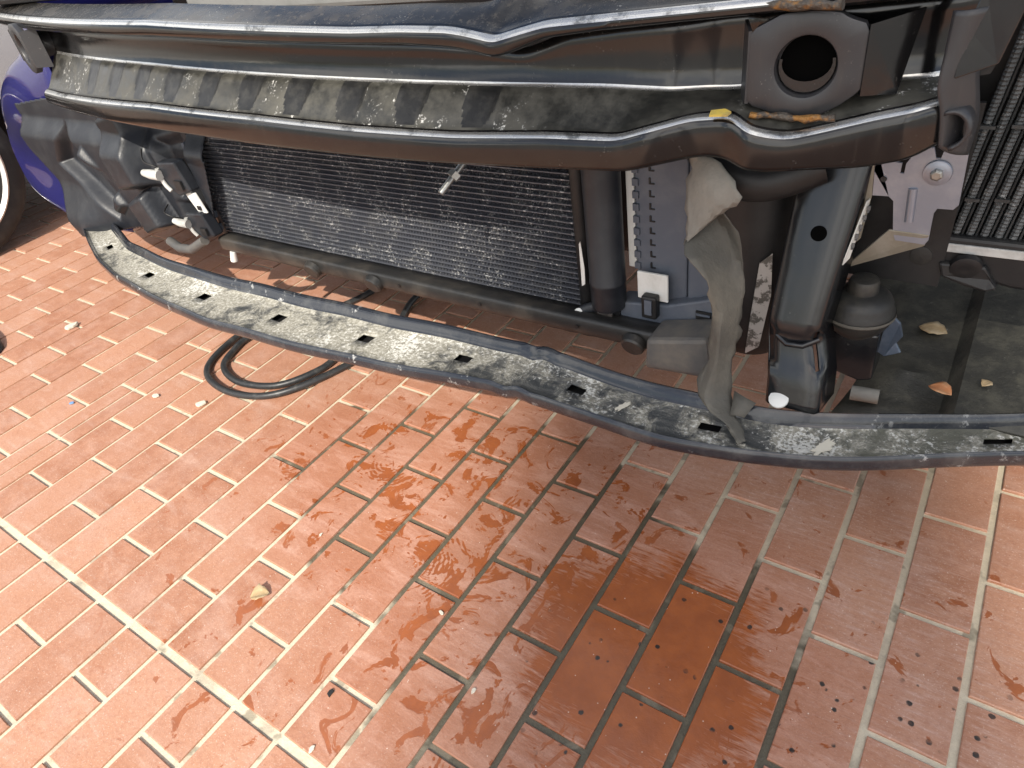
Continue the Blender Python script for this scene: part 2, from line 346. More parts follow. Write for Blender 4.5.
# ------------------------------------------------------------------ paving
S = .085; LB = 2.069; TROW = 1.33
g = MB(); g.quad([(-150, -150, -.0042), (150, -150, -.0042), (150, 150, -.0042), (-150, 150, -.0042)])
pav = g.build('pavement', 'grout'); tag(pav, kind='structure')
edges = [1.32+i for i in range(20, 0, -1)] + [1.32-i for i in range(13)] + [-11.72, -12.75, -13.78, -14.82, -15.85, -16.87, -17.44, -18.04, -19.14] + [-19.14-1.09*i for i in range(1, 44)]
base_i = 20
JU, JV, JT = .0088, .0086, .0135
near_phase = {11: .28, 12: -.72, 13: .26, 15: .26}
bricks = []
for i in range(len(edges)-1):
    k = i - base_i + 2                       # course number as measured in the photograph
    x1, x0 = edges[i]*S - JU/2, edges[i+1]*S + JU/2
    half = i - base_i + 2 in (20, 21)
    kk = k-1 if k > 20 else k
    drift = .30 + .0085*max(0, kk-5) + (.022*max(0, kk-20))
    ph = drift + (1.0 if kk % 2 == 0 else 0.)
    # far side of the continuous joint
    ua = TROW; u = ph
    while u - LB > TROW + .25: u -= LB
    while u < TROW + .25: u += LB
    while ua < 47:
        bricks.append((x0, x1, ua*S + (JT/2 if ua == TROW else JV/2), u*S - JV/2)); ua = u; u += LB
    ub = TROW; pn = (.28 if kk % 2 else -.72)
    u = pn if pn < TROW - .2 else pn - LB
    while ub > -20.5:
        bricks.append((x0, x1, u*S + JV/2, ub*S - (JT/2 if ub == TROW else JV/2))); ub = u; u -= LB
def size_in_view(b):
    q = [project((x, y, 0)) for x in b[:2] for y in b[2:]]
    if any(p is None for p in q): return 0
    xs = [min(1024, max(0, p[0])) for p in q]; ys = [min(768, max(0, p[1])) for p in q]
    c = ((b[0]+b[1])/2, (b[2]+b[3])/2)
    if c[1] > 1.3 and c[0] > -2.2: return 0
    return (max(xs)-min(xs))*(max(ys)-min(ys))
bricks.sort(key=size_in_view, reverse=True)
def brick_mesh(w_, l_, h=.012, e=.0011):
    v = []
    for z, k in ((-h, 0), (-e, 0), (0, e)):
        v += [(-w_/2+k, -l_/2+k, z), (w_/2-k, -l_/2+k, z), (w_/2-k, l_/2-k, z), (-w_/2+k, l_/2-k, z)]
    f = [(8, 9, 10, 11)]
    for r in (0, 4):
        for a in range(4): f.append((r+a, r+(a+1) % 4, r+4+(a+1) % 4, r+4+a))
    return v, f
cache = {}
rest = MB()
for n, b in enumerate(bricks):
    w_, l_ = b[1]-b[0], b[3]-b[2]
    if l_ < .01: continue
    c = ((b[0]+b[1])/2, (b[2]+b[3])/2, random.uniform(-.0007, .0007))
    if n < 300 and size_in_view(b) > 0:
        key = (round(w_, 4), round(l_, 4))
        if key not in cache:
            v, f = brick_mesh(w_, l_); me = bpy.data.meshes.new('brick'); me.from_pydata(v, [], f); me.materials.append(MT['brick']); cache[key] = me
        o = bpy.data.objects.new('brick', cache[key]); col.objects.link(o); o.location = c; o.parent = pav
        o.rotation_euler = (random.gauss(0, .003), random.gauss(0, .003), random.gauss(0, .003))
    else:
        v, f = brick_mesh(w_, l_); i = len(rest.v)
        rest.v += [(p[0]+c[0], p[1]+c[1], p[2]+c[2]) for p in v]; rest.f += [tuple(i+q for q in ff) for ff in f]; rest.mi += [0]*len(f)
me = bpy.data.meshes.new('brick_field'); me.from_pydata(rest.v, [], rest.f); me.materials.append(MT['brick'])
o = bpy.data.objects.new('brick_field', me); col.objects.link(o); o.parent = pav; o['kind'] = 'stuff'

# ------------------------------------------------------------------ the dismantled car
car = empty('car', (-.85, .9, 0)); INV = car.matrix_world.inverted()
tag(car, 'blue car with its front bumper off, bare black crash beam and radiator exposed', 'car')
bpy.context.view_layer.update()
def P_(o):                                    # parent to the car, keep world place
    o.parent = car; o.location = Vector(o.location) - Vector((-.85, .9, 0)); return o
def part(mb, name, mats, **k):
    return P_(mb.build(name, mats, None, **k))
def subpart(mb, name, mats, parent, **k):     # parts sit at -car.location, so a sub-part needs no offset
    return mb.build(name, mats, parent, **k)

XC, HW = -.84, .75
def bow(x): return .56 + .08*((x-XC)/HW)**2
tX = [-1.66, -1.436, -1.07, -.823, -.643, -.5, -.39, -.314, -.286, -.249, -.212, -.192, -.163, -.14, -.096, -.046]
tZ = [.594, .594, .602, .598, .591, .588, .590, .588, .596, .603, .605, .594, .589, .594, .605, .615]
bX = [-1.66, -1.5, -1.233, -.96, -.743, -.577, -.408, -.306, -.282, -.229, -.209, -.186, -.1, -.061, -.039]
bZ = [.574, .571, .567, .566, .561, .557, .556, .555, .561, .568, .563, .557, .562, .570, .585]
wX = [-1.66, -1.12, -.68, -.35, -.235, -.04]; wZ = [.648, .642, .629, .619, .611, .620]
uX = [-1.78, -1.02, -.63, -.56, -.50, -.455, -.44, -.425, -.39, -.33, -.224, -.04]
uZ = [.700, .692, .678, .676, .671, .665, .663, .666, .676, .680, .684, .688]
vX = [-1.78, -1.02, -.63, -.56, -.50, -.455, -.44, -.425, -.39, -.33, -.224, -.04]
vZ = [.720, .711, .694, .693, .690, .684, .681, .684, .690, .692, .695, .700]
def sm(x, X, Z, r=.012): return sum(lerp(x+r*k/2, X, Z)*wt for k, wt in ((-2, .12), (-1, .22), (0, .32), (1, .22), (2, .12)))
def emboss(x, d):                              # slanted pressed ribs on the lower shelf; d = 0 lip .. 1 web
    if x > -.46 or x < -1.36: return 0
    s = ((x + 1.30)/.092) % 1.0
    e = sstep(s, .0, .12)*(1-sstep(s, .58, .72)); return e*.0030*sstep(d, .12, .3)*(1-sstep(d, .86, .97))
def embx(x, d):
    s = ((x + 1.30)/.092) % 1.0; return sstep(s, .0, .12)*(1-sstep(s, .58, .72))
lower, upper = [], []
n = 560
for i in range(n+1):
    x = -1.53 + 1.49*i/n
    y = bow(x); b, t, wf = sm(x, bX, bZ), sm(x, tX, tZ), sm(x, wX, wZ)
    endr = .010*sstep(x, -.075, -.04)
    y += .012*sstep(x, -.29, -.24)*(1-sstep(x, -.22, -.19)) + endr
    ul = sm(x, uX, uZ)
    row = [(x, y+.030, b+.004), (x, y+.006, b-.001), (x, y+.001, b+.001), (x, y-.001, b+.005), (x, y-.001, t-.010), (x, y-.0002, t-.0065), (x, y+.0016, t-.0035), (x, y+.0045, t-.0012), (x, y+.0085, t+.0002), (x, y+.012, t+.001)]
    for k in range(1, 13):
        d = k/13; row.append((x, y+.012+.041*d, t+.001+(wf-t-.001)*d**1.12 + emboss(x, d)))
    row += [(x, y+.055, wf), (x, y+.058, wf+.004), (x, y+.061, wf+.02), (x, y+.0615, ul-.018), (x, y+.058, ul-.004)]
    lower.append(row)
np_ = len(lower[0]); mi = [0]*(np_-1)
for k in range(9, 23): mi[k] = 1
def shelf_mat(a, b):
    if b in (6, 7, 22): return 3
    if mi[b] == 0 or b < 9: return 0
    x = lower[a][0][0]; d = (b-8)/13
    if -1.36 < x < -.46 and embx(x, d) < .85*sstep(d, .12, .62): return 2
    return 1
mb = MB(); mb.grid(lower, mi=shelf_mat)
beam = part(mb, 'crash_beam', ['paint', 'dusty', 'groove', 'edge'], smooth=50, solid=.0022, label='black pressed steel crash beam with dusty lower shelf')
for i in range(n+1):
    x = -1.76 + 1.72*i/n
    y = bow(x) + .02; b, t = sm(x, uX, uZ, .008), sm(x, vX, vZ, .008)
    dent = math.exp(-((x+.44)/.035)**2)
    y -= .010*dent
    row = [(x, y+.037, b+.001), (x, y+.010, b), (x, y+.003, b+.0008), (x, y, b+.004), (x, y, t-.008), (x, y+.0010, t-.005), (x, y+.0035, t-.002), (x, y+.0065, t-.0003), (x, y+.010, t+.001)]
    for k in range(1, 9):
        d = k/8; row.append((x, y+.010+.040*d, t+.001+(.014 + .016*dent)*d**(1.1+.5*dent)*(1-.25*d)))
    row += [(x, y+.054, row[-1][2]-.004), (x, y+.056, row[-1][2]-.03)]
    upper.append(row)
mb = MB(); np_ = len(upper[0]); mi = [0]*(np_-1)
for k in range(8, np_-1): mi[k] = 1
mi[5] = mi[6] = 2
mb.grid(upper, mi=mi)
subpart(mb, 'upper_flange', ['paint', 'paint2', 'edge'], beam, smooth=50, solid=.0022)

def hole_plate(xc, zc, y, yawn, name, flip=1):
    """stamped end plate with a tow-eye tube"""
    rot = Matrix.Rotation(yawn, 3, 'Z'); O = Vector((xc, y, zc))
    T = lambda a, d, c: tuple(O + rot @ Vector((a*flip, d, c)))
    m = MB(); nn = 48
    out = [(-.047, -.030), (-.047, .030), (-.028, .039), (-.022, .042), (0, .043), (.022, .041), (.030, .036), (.045, .031), (.045, -.020), (.030, -.032), (.012, -.042), (-.014, -.043), (-.030, -.036)]
    ang = lambda p: math.atan2(p[1], p[0])
    op = []
    for k in range(nn):                        # outline sampled at the same angles as the hole
        a = 2*math.pi*k/nn; dx, dz = math.cos(a), math.sin(a); best = .06
        for j in range(len(out)):
            p, q = out[j], out[(j+1) % len(out)]; ex, ez = q[0]-p[0], q[1]-p[1]; den = dx*ez - dz*ex
            if abs(den) > 1e-9:
                s_ = (p[0]*ez - p[1]*ex)/den; u_ = (p[0]*dz - p[1]*dx)/den
                if s_ > 0 and -1e-6 <= u_ <= 1+1e-6: best = min(best, s_)
        op.append((dx*best, dz*best))
    rr = .0245
    rows = []
    rows.append([T(*(p[0]*1.0, .012, p[1]*1.0)) for p in op])
    rows.append([T(p[0], .001, p[1]) for p in op])
    rows.append([T(p[0]*.96, 0, p[1]*.96) for p in op])
    for r_, d in ((rr+.003, 0), (rr+.001, .0008), (rr, .003), (rr, .012), (rr-.002, .014), (rr-.0025, .07)):
        rows.append([T(r_*math.cos(2*math.pi*k/nn), d, r_*math.sin(2*math.pi*k/nn)) for k in range(nn)])
    m.grid(rows, closed=True, mi=[0]*nn)
    o = subpart(m, name, 'plate', beam, smooth=40)
    m = MB(); m.lathe(O + rot @ Vector((0, .045, 0)), rot @ Vector((0, 1, 0)), [(0, rr-.003), (.004, rr-.003)], 24)
    # inner sleeve, half-shut behind the hole
    m.v = []; m.f = []; m.mi = []
    pts = [T((rr-.0015)*math.cos(a), .0085, (rr-.0015)*math.sin(a)) for a in [math.pi*.93 + math.pi*1.14*k/14 for k in range(15)]]
    pts += [T((rr-.004)*math.cos(a), .0085, (rr-.004)*math.sin(a)*.75 + .0015) for a in [math.pi*2.07 - math.pi*1.14*k/14 for k in range(15)]]
    m.prism(pts, rot @ Vector((0, 1, -.3)), .004)
    subpart(m, 'inner_sleeve', 'strut', beam, smooth=40)
    m = MB(); m.lathe(O + rot @ Vector((0, .0135, 0)), rot @ Vector((0, 1, 0)), [(0, rr+.002), (.002, rr+.002)], 24); subpart(m, 'hole_dark_disc', 'void', beam)  # black disc put in where the tube is only dark inside
    m = MB()                                   # side gusset bent back to the beam
    m.quad([T(.045, .001, .031), T(.045, .001, -.024), T(.072, .014, -.026), T(.082, .022, .037)])
    subpart(m, 'gusset', 'paint', beam, solid=.003)
    m = MB()
    m.quad([T(-.047, .001, .030), T(-.047, .001, -.030), T(-.056, .028, -.034), T(-.056, .028, .034)])
    subpart(m, 'side_flange', 'plate', beam, solid=.003)
    return o
hole_plate(-.157, .641, .648, R(7), 'hole_plate')
hole_plate(-1.575, .663, .648, R(-14), 'hole_plate', -1)
# welds, paint mark
mb = MB(); mb.tube([(-.198+.006*k, .640-.004+.0006*k+.004*math.sin(k*.4), .6045-.0045*math.sin(k/12*math.pi)+random.uniform(-.0012, .0012)) for k in range(13)], [.0032+random.uniform(-.0008, .001) for k in range(13)], 7)
subpart(mb, 'weld_bead', 'weld', beam, smooth=60)
mb = MB(); mb.tube([(-.195+.008*k, .644-.001*k, .6905+random.uniform(-.001, .001)) for k in range(9)], [.0040+random.uniform(-.001, .001) for k in range(9)], 7)
subpart(mb, 'weld_bead', 'weld', beam, smooth=60)
mb = MB(); mb.prism([(-.228, .6165, .6068), (-.212, .6180, .6072), (-.210, .6225, .6088), (-.217, .6265, .6098), (-.229, .6240, .6088)], (0, -.1, 1), .0018)
subpart(mb, 'paint_mark', 'yellow', beam)
# curled end plate on the right
EL = [(-.046, .654, .578), (-.050, .652, .606), (-.056, .652, .626), (-.056, .656, .650), (-.0565, .660, .679)]
ER = [(-.026, .690, .560), (-.025, .690, .590), (-.031, .676, .625), (-.036, .668, .650), (-.034, .664, .681)]
mb = MB(); mb.grid([[a.lerp(b, t/8) + Vector((0, -.007*math.sin(t/8*math.pi), 0)) for t in range(9)] for a, b in zip(catmull(EL, 5), catmull(ER, 5))]); subpart(mb, 'end_plate', 'plate', beam, smooth=60, solid=.003)
rows = []
for i in range(13):
    a = R(-80) + R(200)*i/12
    rows.append([(-.041 + .004*t + .013*math.cos(a)*(1-.15*t), .652 + .02*t, .592 + .015*math.sin(a)) for t in (0, .5, 1)])
mb = MB(); mb.grid(rows); subpart(mb, 'end_roll', 'plate', beam, smooth=60, solid=.003)
# second end bracket outboard of the beam
mb = MB(); mb.prism([(-.046, .652, .632), (-.020, .664, .640), (-.008, .668, .700), (-.040, .660, .694), (-.046, .656, .668)], (.25, 1, 0), .003)
subpart(mb, 'end_bracket', 'strut', beam, bevel=.001)

# --- condenser
mb = MB()
X0, X1, Z0, Z1, YC = -1.300, -.452, .281, .520, .735
NR = 28; dz = (Z1-Z0)/NR; NF = 135
core = MB()
for r in range(NR):
    z = Z0 + dz*r; rows = [[], []]
    tt = []
    for k in range(NF*2+1):
        x = X0 + (X1-X0)*min(max(k + .9*math.sin(r*2.4), 0), NF*2)/(NF*2); zz_ = z + .0017 + (dz-.0017)*(k % 2)
        tt.append(((x, YC+.001, zz_), (x, YC+.014, zz_)))
    core.grid([[a for a, b in tt], [b for a, b in tt]])
cond = part(core, 'condenser', 'fin', label='black condenser core peppered with pale stone chips')
tb = MB()
for r in range(NR+1):
    z = Z0 + dz*r
    tb.box(((X0+X1)/2, YC+.007, z+.0003), (X1-X0, .0150, .0016))
subpart(tb, 'tubes', 'tube', cond, kind='stuff')
mb = MB(); mb.box(((X0+X1)/2, YC+.022, (Z0+Z1)/2), (X1-X0+.02, .008, Z1-Z0)); subpart(mb, 'backing', 'plastic_d', cond)
mb = MB(); mb.lathe((X0-.007, YC+.006, Z0-.012), (0, 0, 1), [(0, .0085), (.002, .010), (.25, .010)], 16); subpart(mb, 'header_tank', 'plastic', cond, smooth=40)
mb = MB(); mb.lathe((X1+.007, YC+.004, Z0-.016), (0, 0, 1), [(0, .0095), (.002, .011), (.26, .011)], 16); subpart(mb, 'header_tank', 'plastic_d', cond, smooth=40)
for k in range(7):
    mb = MB(); mb.box((X0-.006, YC-.006, .300+.028*k), (.009, .010, .014)); subpart(mb, 'edge_clip', 'plastic_g', cond, bevel=.001)
dr = MB(); dr.lathe((-.404, .727, .302), (0, 0, 1), [(0, .018), (.003, .023), (.006, .0245), (.040, .0245), (.041, .0252), (.045, .0252), (.046, .0245), (.23, .0245)], 40)
drier = part(dr, 'receiver_drier', 'plastic', smooth=40)
mb = MB(); mb.tube([(-.425, .724, .300), (-.440, .722, .293), (-.447, .722, .288)], .008, 12); subpart(mb, 'pipe_end', 'plastic', drier, smooth=50)
mb = MB(); mb.lathe((-.447, .716, .288), (0, -.6, .6), [(0, .006), (.003, .0075), (.006, .0065)], 14); subpart(mb, 'cap', 'white', drier, smooth=40)
mb = MB(); mb.prism([(-.443, .7235, .33), (-.437, .7225, .335), (-.436, .7225, .36), (-.439, .7225, .40), (-.442, .7235, .395)], (0, -1, 0), .0008); subpart(mb, 'paint_scrape', 'white', drier)
# bolt poking out under the beam
bt = MB(); bt.tube([(-.548, .645, .529), (-.562, .606, .503)], .0042, 12)
bolt = part(bt, 'stud', 'bolt', smooth=40)
mb = MB(); mb.lathe((-.553, .632, .520), (-.4, -.8, -.55), [(0, .0085), (.008, .0085)], 6); subpart(mb, 'nut', 'bolt', bolt)
mb = MB(); mb.prism([(-.566, .652, .555), (-.505, .652, .552), (-.502, .652, .528), (-.518, .652, .532), (-.556, .652, .528)], (0, 1, 0), .003); subpart(mb, 'tab', 'paint', bolt, bevel=.001)

# --- tie bar under the condenser
rows = []
NT_ = 120
for i in range(NT_+1):
    x = -1.275 + .955*i/NT_
    wob = .0015*math.sin(i*.9)*(1 if (i//9) % 2 else .2)
    c = (.702, .281 - .002*math.sin((x+1.27)*3))
    rows.append([(x, c[0]+dy_, c[1]+dz_) for dy_, dz_ in ((.030, .010), (.012, .0130), (.000, .0135), (-.0035, .0122), (-.0050, .009), (-.0055, -.006), (-.0045, -.0112 - abs(wob)), (.000, -.0132 - abs(wob)), (.012, -.0135), (.03, -.012))])
tb = MB(); tb.grid(rows); tie = part(tb, 'tie_bar', 'tie', smooth=60, solid=.0018)
for x in (-.780, -.612, -.440):
    mb = MB(); mb.lathe((x, .6935, .281), (0, -1, 0), [(0, .0032), (.0012, .0032)], 14); subpart(mb, 'bolt_hole', 'plastic_d', tie)
for x in (-.995, -.84, -.352):
    mb = MB(); mb.lathe((x, .697, .275), (0, -.9, -.3), [(0, .018), (.009, .0165), (.0115, .014)], 22); subpart(mb, 'boss', 'tie', tie, smooth=35)
mb = MB(); mb.tube([(-1.247, .700, .266), (-1.252, .698, .246)], [.006, .0075], 12); subpart(mb, 'drain_stub', 'white', tie, smooth=40)
mb = MB(); rows = [[(x, y, .272+.003*math.sin(x*40)*math.sin(y*60)) for y in (.712, .722, .732, .745, .76)] for x in [-1.27+.9*k/80 for k in range(81)]]
mb.grid(rows); part(mb, 'gutter', 'dirt', smooth=60, solid=.002)

# --- lower bumper bar (tray with slots)
FX = [(-1.800, .668), (-1.700, .625), (-1.576, .578), (-1.45, .546), (-1.317, .526), (-1.2, .513), (-1.092, .506), (-.93, .511), (-.779, .521), (-.648, .537), (-.56, .549), (-.505, .558), (-.453, .561), (-.388, .555), (-.33, .553), (-.251, .552), (-.162, .565), (-.102, .584), (-.047, .608), (.022, .644), (.093, .682), (.20, .740), (.34, .83)]
RX = [(-1.800, .735), (-1.557, .652), (-1.398, .630), (-1.247, .622), (-1.064, .627), (-.888, .632), (-.734, .639), (-.58, .647), (-.477, .650), (-.374, .640), (-.285, .633), (-.222, .637), (-.171, .640), (-.122, .650), (-.062, .670), (.012, .704), (.086, .739), (.20, .80), (.34, .89)]
def curve(L, x, r=.03): X = [p[0] for p in L]; Y = [p[1] for p in L]; return sm(x, X, Y, r)
slots = [-1.613, -1.375, -1.167, -.956, -.759, -.576, -.388, -.208, .07]
st = sorted(set([round(-1.80 + .0095*k, 4) for k in range(226)] + [round(s+d, 4) for s in slots for d in (-.0125, -.0105, .0105, .0125)]))
st = [x for x in st if not any(abs(x-s-d) < .004 and x not in [round(s+e, 4) for e in (-.0125, -.0105, .0105, .0125)] for s in slots for d in (-.0115, .0115))]
prof_v = [(.10, .2415), (.02, .2415), (-.005, .244), (-.012, .248), (-.008, .254), (.010, .2590), (.030, .2600), (.050, .2570), (.085, .2535), (.22, .2525), (.40, .2525), (.56, .2525), (.70, .2530), (.815, .2545), (.850, .2600), (.885, .2665), (.93, .2695), (.965, .2685), (1.0, .264), (1.005, .250), (.97, .2420), (.5, .2405), (.10, .2410)]
rows = []
for x in st:
    f_, r_ = curve(FX, x), curve(RX, x); wd = r_-f_
    nx = 0
    kink = .004*math.exp(-((x+.47)/.03)**2)*math.sin((x+.47)*120)
    rows.append([(x, f_ + v*wd, z + kink*(1 if v < .9 else .6) + .0012*math.sin(x*31+v*3)) for v, z in prof_v])
def is_slot(a, b):
    xm = (st[a]+st[a+1])/2
    return b == 10 and any(abs(xm-s) < .0122 for s in slots)
mi = [0]*22
for k in range(7, 13): mi[k] = 1
mi[19] = mi[20] = mi[21] = 2
bm_ = MB(); bm_.grid(rows, mi=mi, skip=is_slot)
bar = part(bm_, 'lower_bumper_bar', ['rim', 'bar', 'plastic_d'], smooth=55, solid=.0018, label='low curved tray bar caked with pale dirt, a row of slots along it')
# rivet clip + plaster splashes
mb = MB(); mb.lathe((-.146, .648, .278), (0, -.5, .9), [(0, .011), (.003, .011), (.005, .006)], 16); subpart(mb, 'rivet', 'white', bar, smooth=40)
for q, (x, v) in enumerate(((-.318, .45), (-.168, .14), (-.085, .35))):
    f_, r_ = curve(FX, x), curve(RX, x); k = 14; mb = MB()
    L_ = [.013, .012, .020][q]
    pts = []
    for j in range(k*2):
        a = math.pi*j/k; rr = L_*random.uniform(.6, 1.1); pts.append((x + rr*math.cos(a)*.42 + rr*math.sin(a)*.35, f_ + v*(r_-f_) + rr*math.sin(a)*.9, .2540))
    mb.prism(pts, (0, 0, 1), .0007); subpart(mb, 'plaster_splash', 'chip', bar)

# --- left air guide: one moulded panel, relief modelled
def rbox(x, z, cx_, cz_, hx, hz, a, soft=.018):
    dx, dz_ = x-cx_, z-cz_; u = dx*math.cos(a)+dz_*math.sin(a); v = -dx*math.sin(a)+dz_*math.cos(a)
    d = max(abs(u)-hx, abs(v)-hz); return 1-sstep(d, -soft, soft*.4)
poly = [(-1.975, .522), (-1.70, .552), (-1.40, .560), (-1.24, .560), (-1.225, .45), (-1.25, .38), (-1.285, .305), (-1.45, .292), (-1.60, .270), (-1.72, .245), (-1.80, .238), (-1.835, .270), (-1.885, .36), (-1.945, .430)]
def inside(x, z):
    c = False
    for i in range(len(poly)):
        (a, b), (d, e) = poly[i], poly[i-1]
        if (b > z) != (e > z) and x < (d-a)*(z-b)/(e-b)+a: c = not c
    return c
def relief(x, z):
    y = .705
    y += .030*sstep(z, .455, .50)                                    # upper shelf leans back
    y -= .045*sstep(-x, 1.66, 1.80)*sstep(-z, -.36, -.26)            # outer wing comes forward to the bar
    y += (.030)*rbox(x, z, -1.715, .385, .100, .055, R(-38), .014)      # sunk field
    y -= .016*rbox(x, z, -1.655, .375, .024, .075, R(32), .012)      # its ridge
    y -= .048*rbox(x, z, -1.472, .462, .050, .078, R(12), .016)      # boss beside the condenser
    y -= .046*rbox(x, z, -1.455, .335, .042, .042, R(20), .012)      # lower boss
    y += .030*rbox(x, z, -1.335, .425, .050, .060, R(8), .02)
    y += .034*rbox(x, z, -1.345, .330, .030, .030, R(8), .016)
    return y
gx, gz = 220, 104
rows = []
for j in range(gz+1):
    z = .236 + .326*j/gz; rows.append([(-1.99+.77*i/gx, relief(-1.99+.77*i/gx, z), z) for i in range(gx+1)])
mb = MB(); mb.grid(rows, skip=lambda a, b: not inside(-1.99+.77*(b+.5)/gx, .236+.326*(a+.5)/gz))
guide = part(mb, 'air_guide', 'plastic', smooth=70, solid=.003, label='moulded black plastic air guide beside the condenser')
mb = MB(); mb.prism([(-1.645, .772, .5145), (-1.62, .776, .520), (-1.50, .765, .524), (-1.505, .760, .517), (-1.62, .768, .509)], (0, -.4, 1), .003); subpart(mb, 'rib', 'plastic_d', guide, bevel=.001)
# fittings between guide and condenser
def fitting(x, z, s):
    m = MB(); m.tube([(x-.046*s, .668, z+.000), (x-.018*s, .666, z), (x+.004, .670, z-.002)], [.007*s, .0095*s, .010*s], 14)
    o = part(m, 'pipe_fitting', 'dullwhite', smooth=50)
    m = MB(); m.prism([(x-.006, .676, z+.020*s), (x+.050*s, .680, z+.024*s), (x+.062*s, .684, z-.036*s), (x+.024*s, .680, z-.046*s), (x+.004, .676, z-.030*s)], (0, 1, 0), .026); subpart(m, 'bracket', 'plastic', o, bevel=.004)
    m = MB(); m.tube([(x-.003, .6740, z+.010*s), (x-.005, .6735, z-.006), (x+.004, .6735, z-.024*s), (x+.012*s, .675, z-.034*s)], .0042*s, 10); subpart(m, 'edge_bead', 'dullwhite', o, smooth=50)
    m = MB(); m.box((x+.040*s, .6785, z-.022*s), (.022*s, .004, .018*s)); subpart(m, 'clip_slot', 'plastic_d', o)
fitting(-1.338, .432, 1.0); fitting(-1.315, .334, .85)
mb = MB(); mb.prism([(-1.312, .690, .390), (-1.276, .690, .392), (-1.262, .690, .352), (-1.290, .690, .350)], (0, 1, 0), .004); tg = part(mb, 'tag_plate', 'white', bevel=.0008)
mb = MB(); mb.box((-1.278, .688, .362), (.010, .003, .008)); subpart(mb, 'tag_hole', 'plastic_d', tg)
mb = MB(); mb.tube([(-1.445, .684, .268), (-1.40, .676, .262), (-1.35, .674, .268), (-1.30, .682, .292)], .010, 10); part(mb, 'lower_bracket', 'dustplastic', smooth=50)
mb = MB(); mb.tube(catmull([(-1.398, .690, .47), (-1.375, .672, .455), (-1.352, .676, .445), (-1.345, .688, .434)], 5), .0016, 6); part(mb, 'clip_wire', 'plastic_d', smooth=60)
mb = MB(); mb.tube(catmull([(-1.395, .690, .355), (-1.378, .668, .350), (-1.362, .672, .340), (-1.358, .688, .330)], 5), .0016, 6); part(mb, 'clip_wire', 'plastic_d', smooth=60)

# --- radiator frame, right of the condenser
mb = MB(); mb.box((-.3755, .750, .435), (.011, .006, .150)); part(mb, 'white_strip', 'white', bevel=.001)
fr = MB(); fr.box((-.3335, .756, .435), (.070, .020, .235))
frame = part(fr, 'radiator_frame', 'plastic_g', bevel=.002)
mb = MB(); mb.box((-.2795, .752, .430), (.034, .022, .25)); subpart(mb, 'side_rail', 'plastic_g', frame, bevel=.004)
for k in range(9):
    mb = MB(); mb.box((-.3665, .7455, .365+.0165*k), (.008, .005, .009)); subpart(mb, 'tooth', 'plastic_g', frame)
    mb = MB(); mb.box((-.3475, .7455, .368+.0165*k), (.0022, .0022, .008)); mb.box((-.3445, .7455, .3645+.0165*k), (.006, .0022, .0016)); subpart(mb, 'slit', 'plastic_d', frame)
mb = MB(); mb.prism([(-.405, .728, .283), (-.392, .728, .312), (-.352, .728, .318), (-.318, .728, .322), (-.255, .728, .345), (-.250, .728, .268), (-.330, .728, .262), (-.405, .728, .262)], (0, 1, 0), .035)
lowf = part(mb, 'frame_foot', 'plastic_g', bevel=.003)
mb = MB(); mb.box((-.3395, .7315, .345), (.043, .004, .040)); subpart(mb, 'white_plate', 'white', lowf, bevel=.001)
mb = MB(); mb.box((-.3395, .7225, .320), (.022, .014, .034)); subpart(mb, 'clip', 'plastic_d', lowf, bevel=.003)
mb = MB(); mb.box((-.3395, .7150, .322), (.010, .003, .022)); subpart(mb, 'clip_recess', 'plastic_g', lowf)
mb = MB(); mb.box((-.268, .7270, .318), (.020, .003, .012)); subpart(mb, 'slot', 'plastic_d', lowf)
mb = MB(); mb.box((-.268, .7255, .3195), (.018, .002, .003)); subpart(mb, 'slot_bridge', 'plastic_g', lowf)
mb = MB(); mb.box((-.393, .7265, .292), (.012, .003, .014)); subpart(mb, 'slot', 'plastic_d', lowf)
mb = MB(); mb.prism([(-.325, .674, .300), (-.243, .672, .322), (-.236, .672, .262), (-.328, .674, .252)], (0, 1, 0), .055); part(mb, 'corner_block', 'dustplastic', bevel=.006)

# --- fan shroud with foil label
mb = MB(); mb.tube([(-.236, .80, .60), (-.228, .795, .48), (-.222, .79, .36), (-.220, .785, .275), (-.219, .785, .256)], [.058, .058, .056, .052, .036], 28)
shr = part(mb, 'fan_shroud', 'plastic_d', smooth=50)
mb = MB(); mb.prism([(-.205, .7335, .402), (-.192, .7365, .415), (-.189, .7355, .36), (-.197, .7330, .285), (-.213, .7305, .272), (-.210, .7315, .33)], (.45, -1, 0), .0012); subpart(mb, 'foil_label', 'label', shr)
mb = MB(); mb.tube(catmull([(-.275, .72, .545), (-.235, .70, .520), (-.195, .705, .515), (-.150, .725, .530)], 6), .022, 14); part(mb, 'air_duct', 'plastic_d', smooth=50)

# --- torn liner flap
def ruled(Lc, Rc, n_, bulge, name, **k):
    A = catmull(Lc, n_); B = catmull(Rc, n_); rows = []
    for q, (a, b) in enumerate(zip(A, B)):
        row = []; f_ = q/(len(A)-1)
        for j in range(11):
            t = j/10; p = a.lerp(b, t); p.y += bulge(f_, t) + .0012*math.sin(q*.9+t*5)
            p.x += random.uniform(-.0028, .0028)*(j in (0, 10)); p.z += random.uniform(-.002, .002)*(j in (0, 10)); p.y += random.uniform(-.0012, .0012); row.append(p)
        rows.append(row)
    m = MB(); m.grid(rows); return m
L1 = [(-.263, .665, .552), (-.267, .655, .507), (-.2605, .643, .462)]; R1 = [(-.235, .660, .552), (-.202, .630, .526), (-.225, .652, .499)]
tl = part(ruled(L1, R1, 5, lambda f_, t: .012*abs(t-.45)*math.sin(f_*3), 'torn_liner'), 'torn_liner', 'felt', smooth=22, solid=.0012, label='torn greyish tan liner strip hanging down over the lower bar')
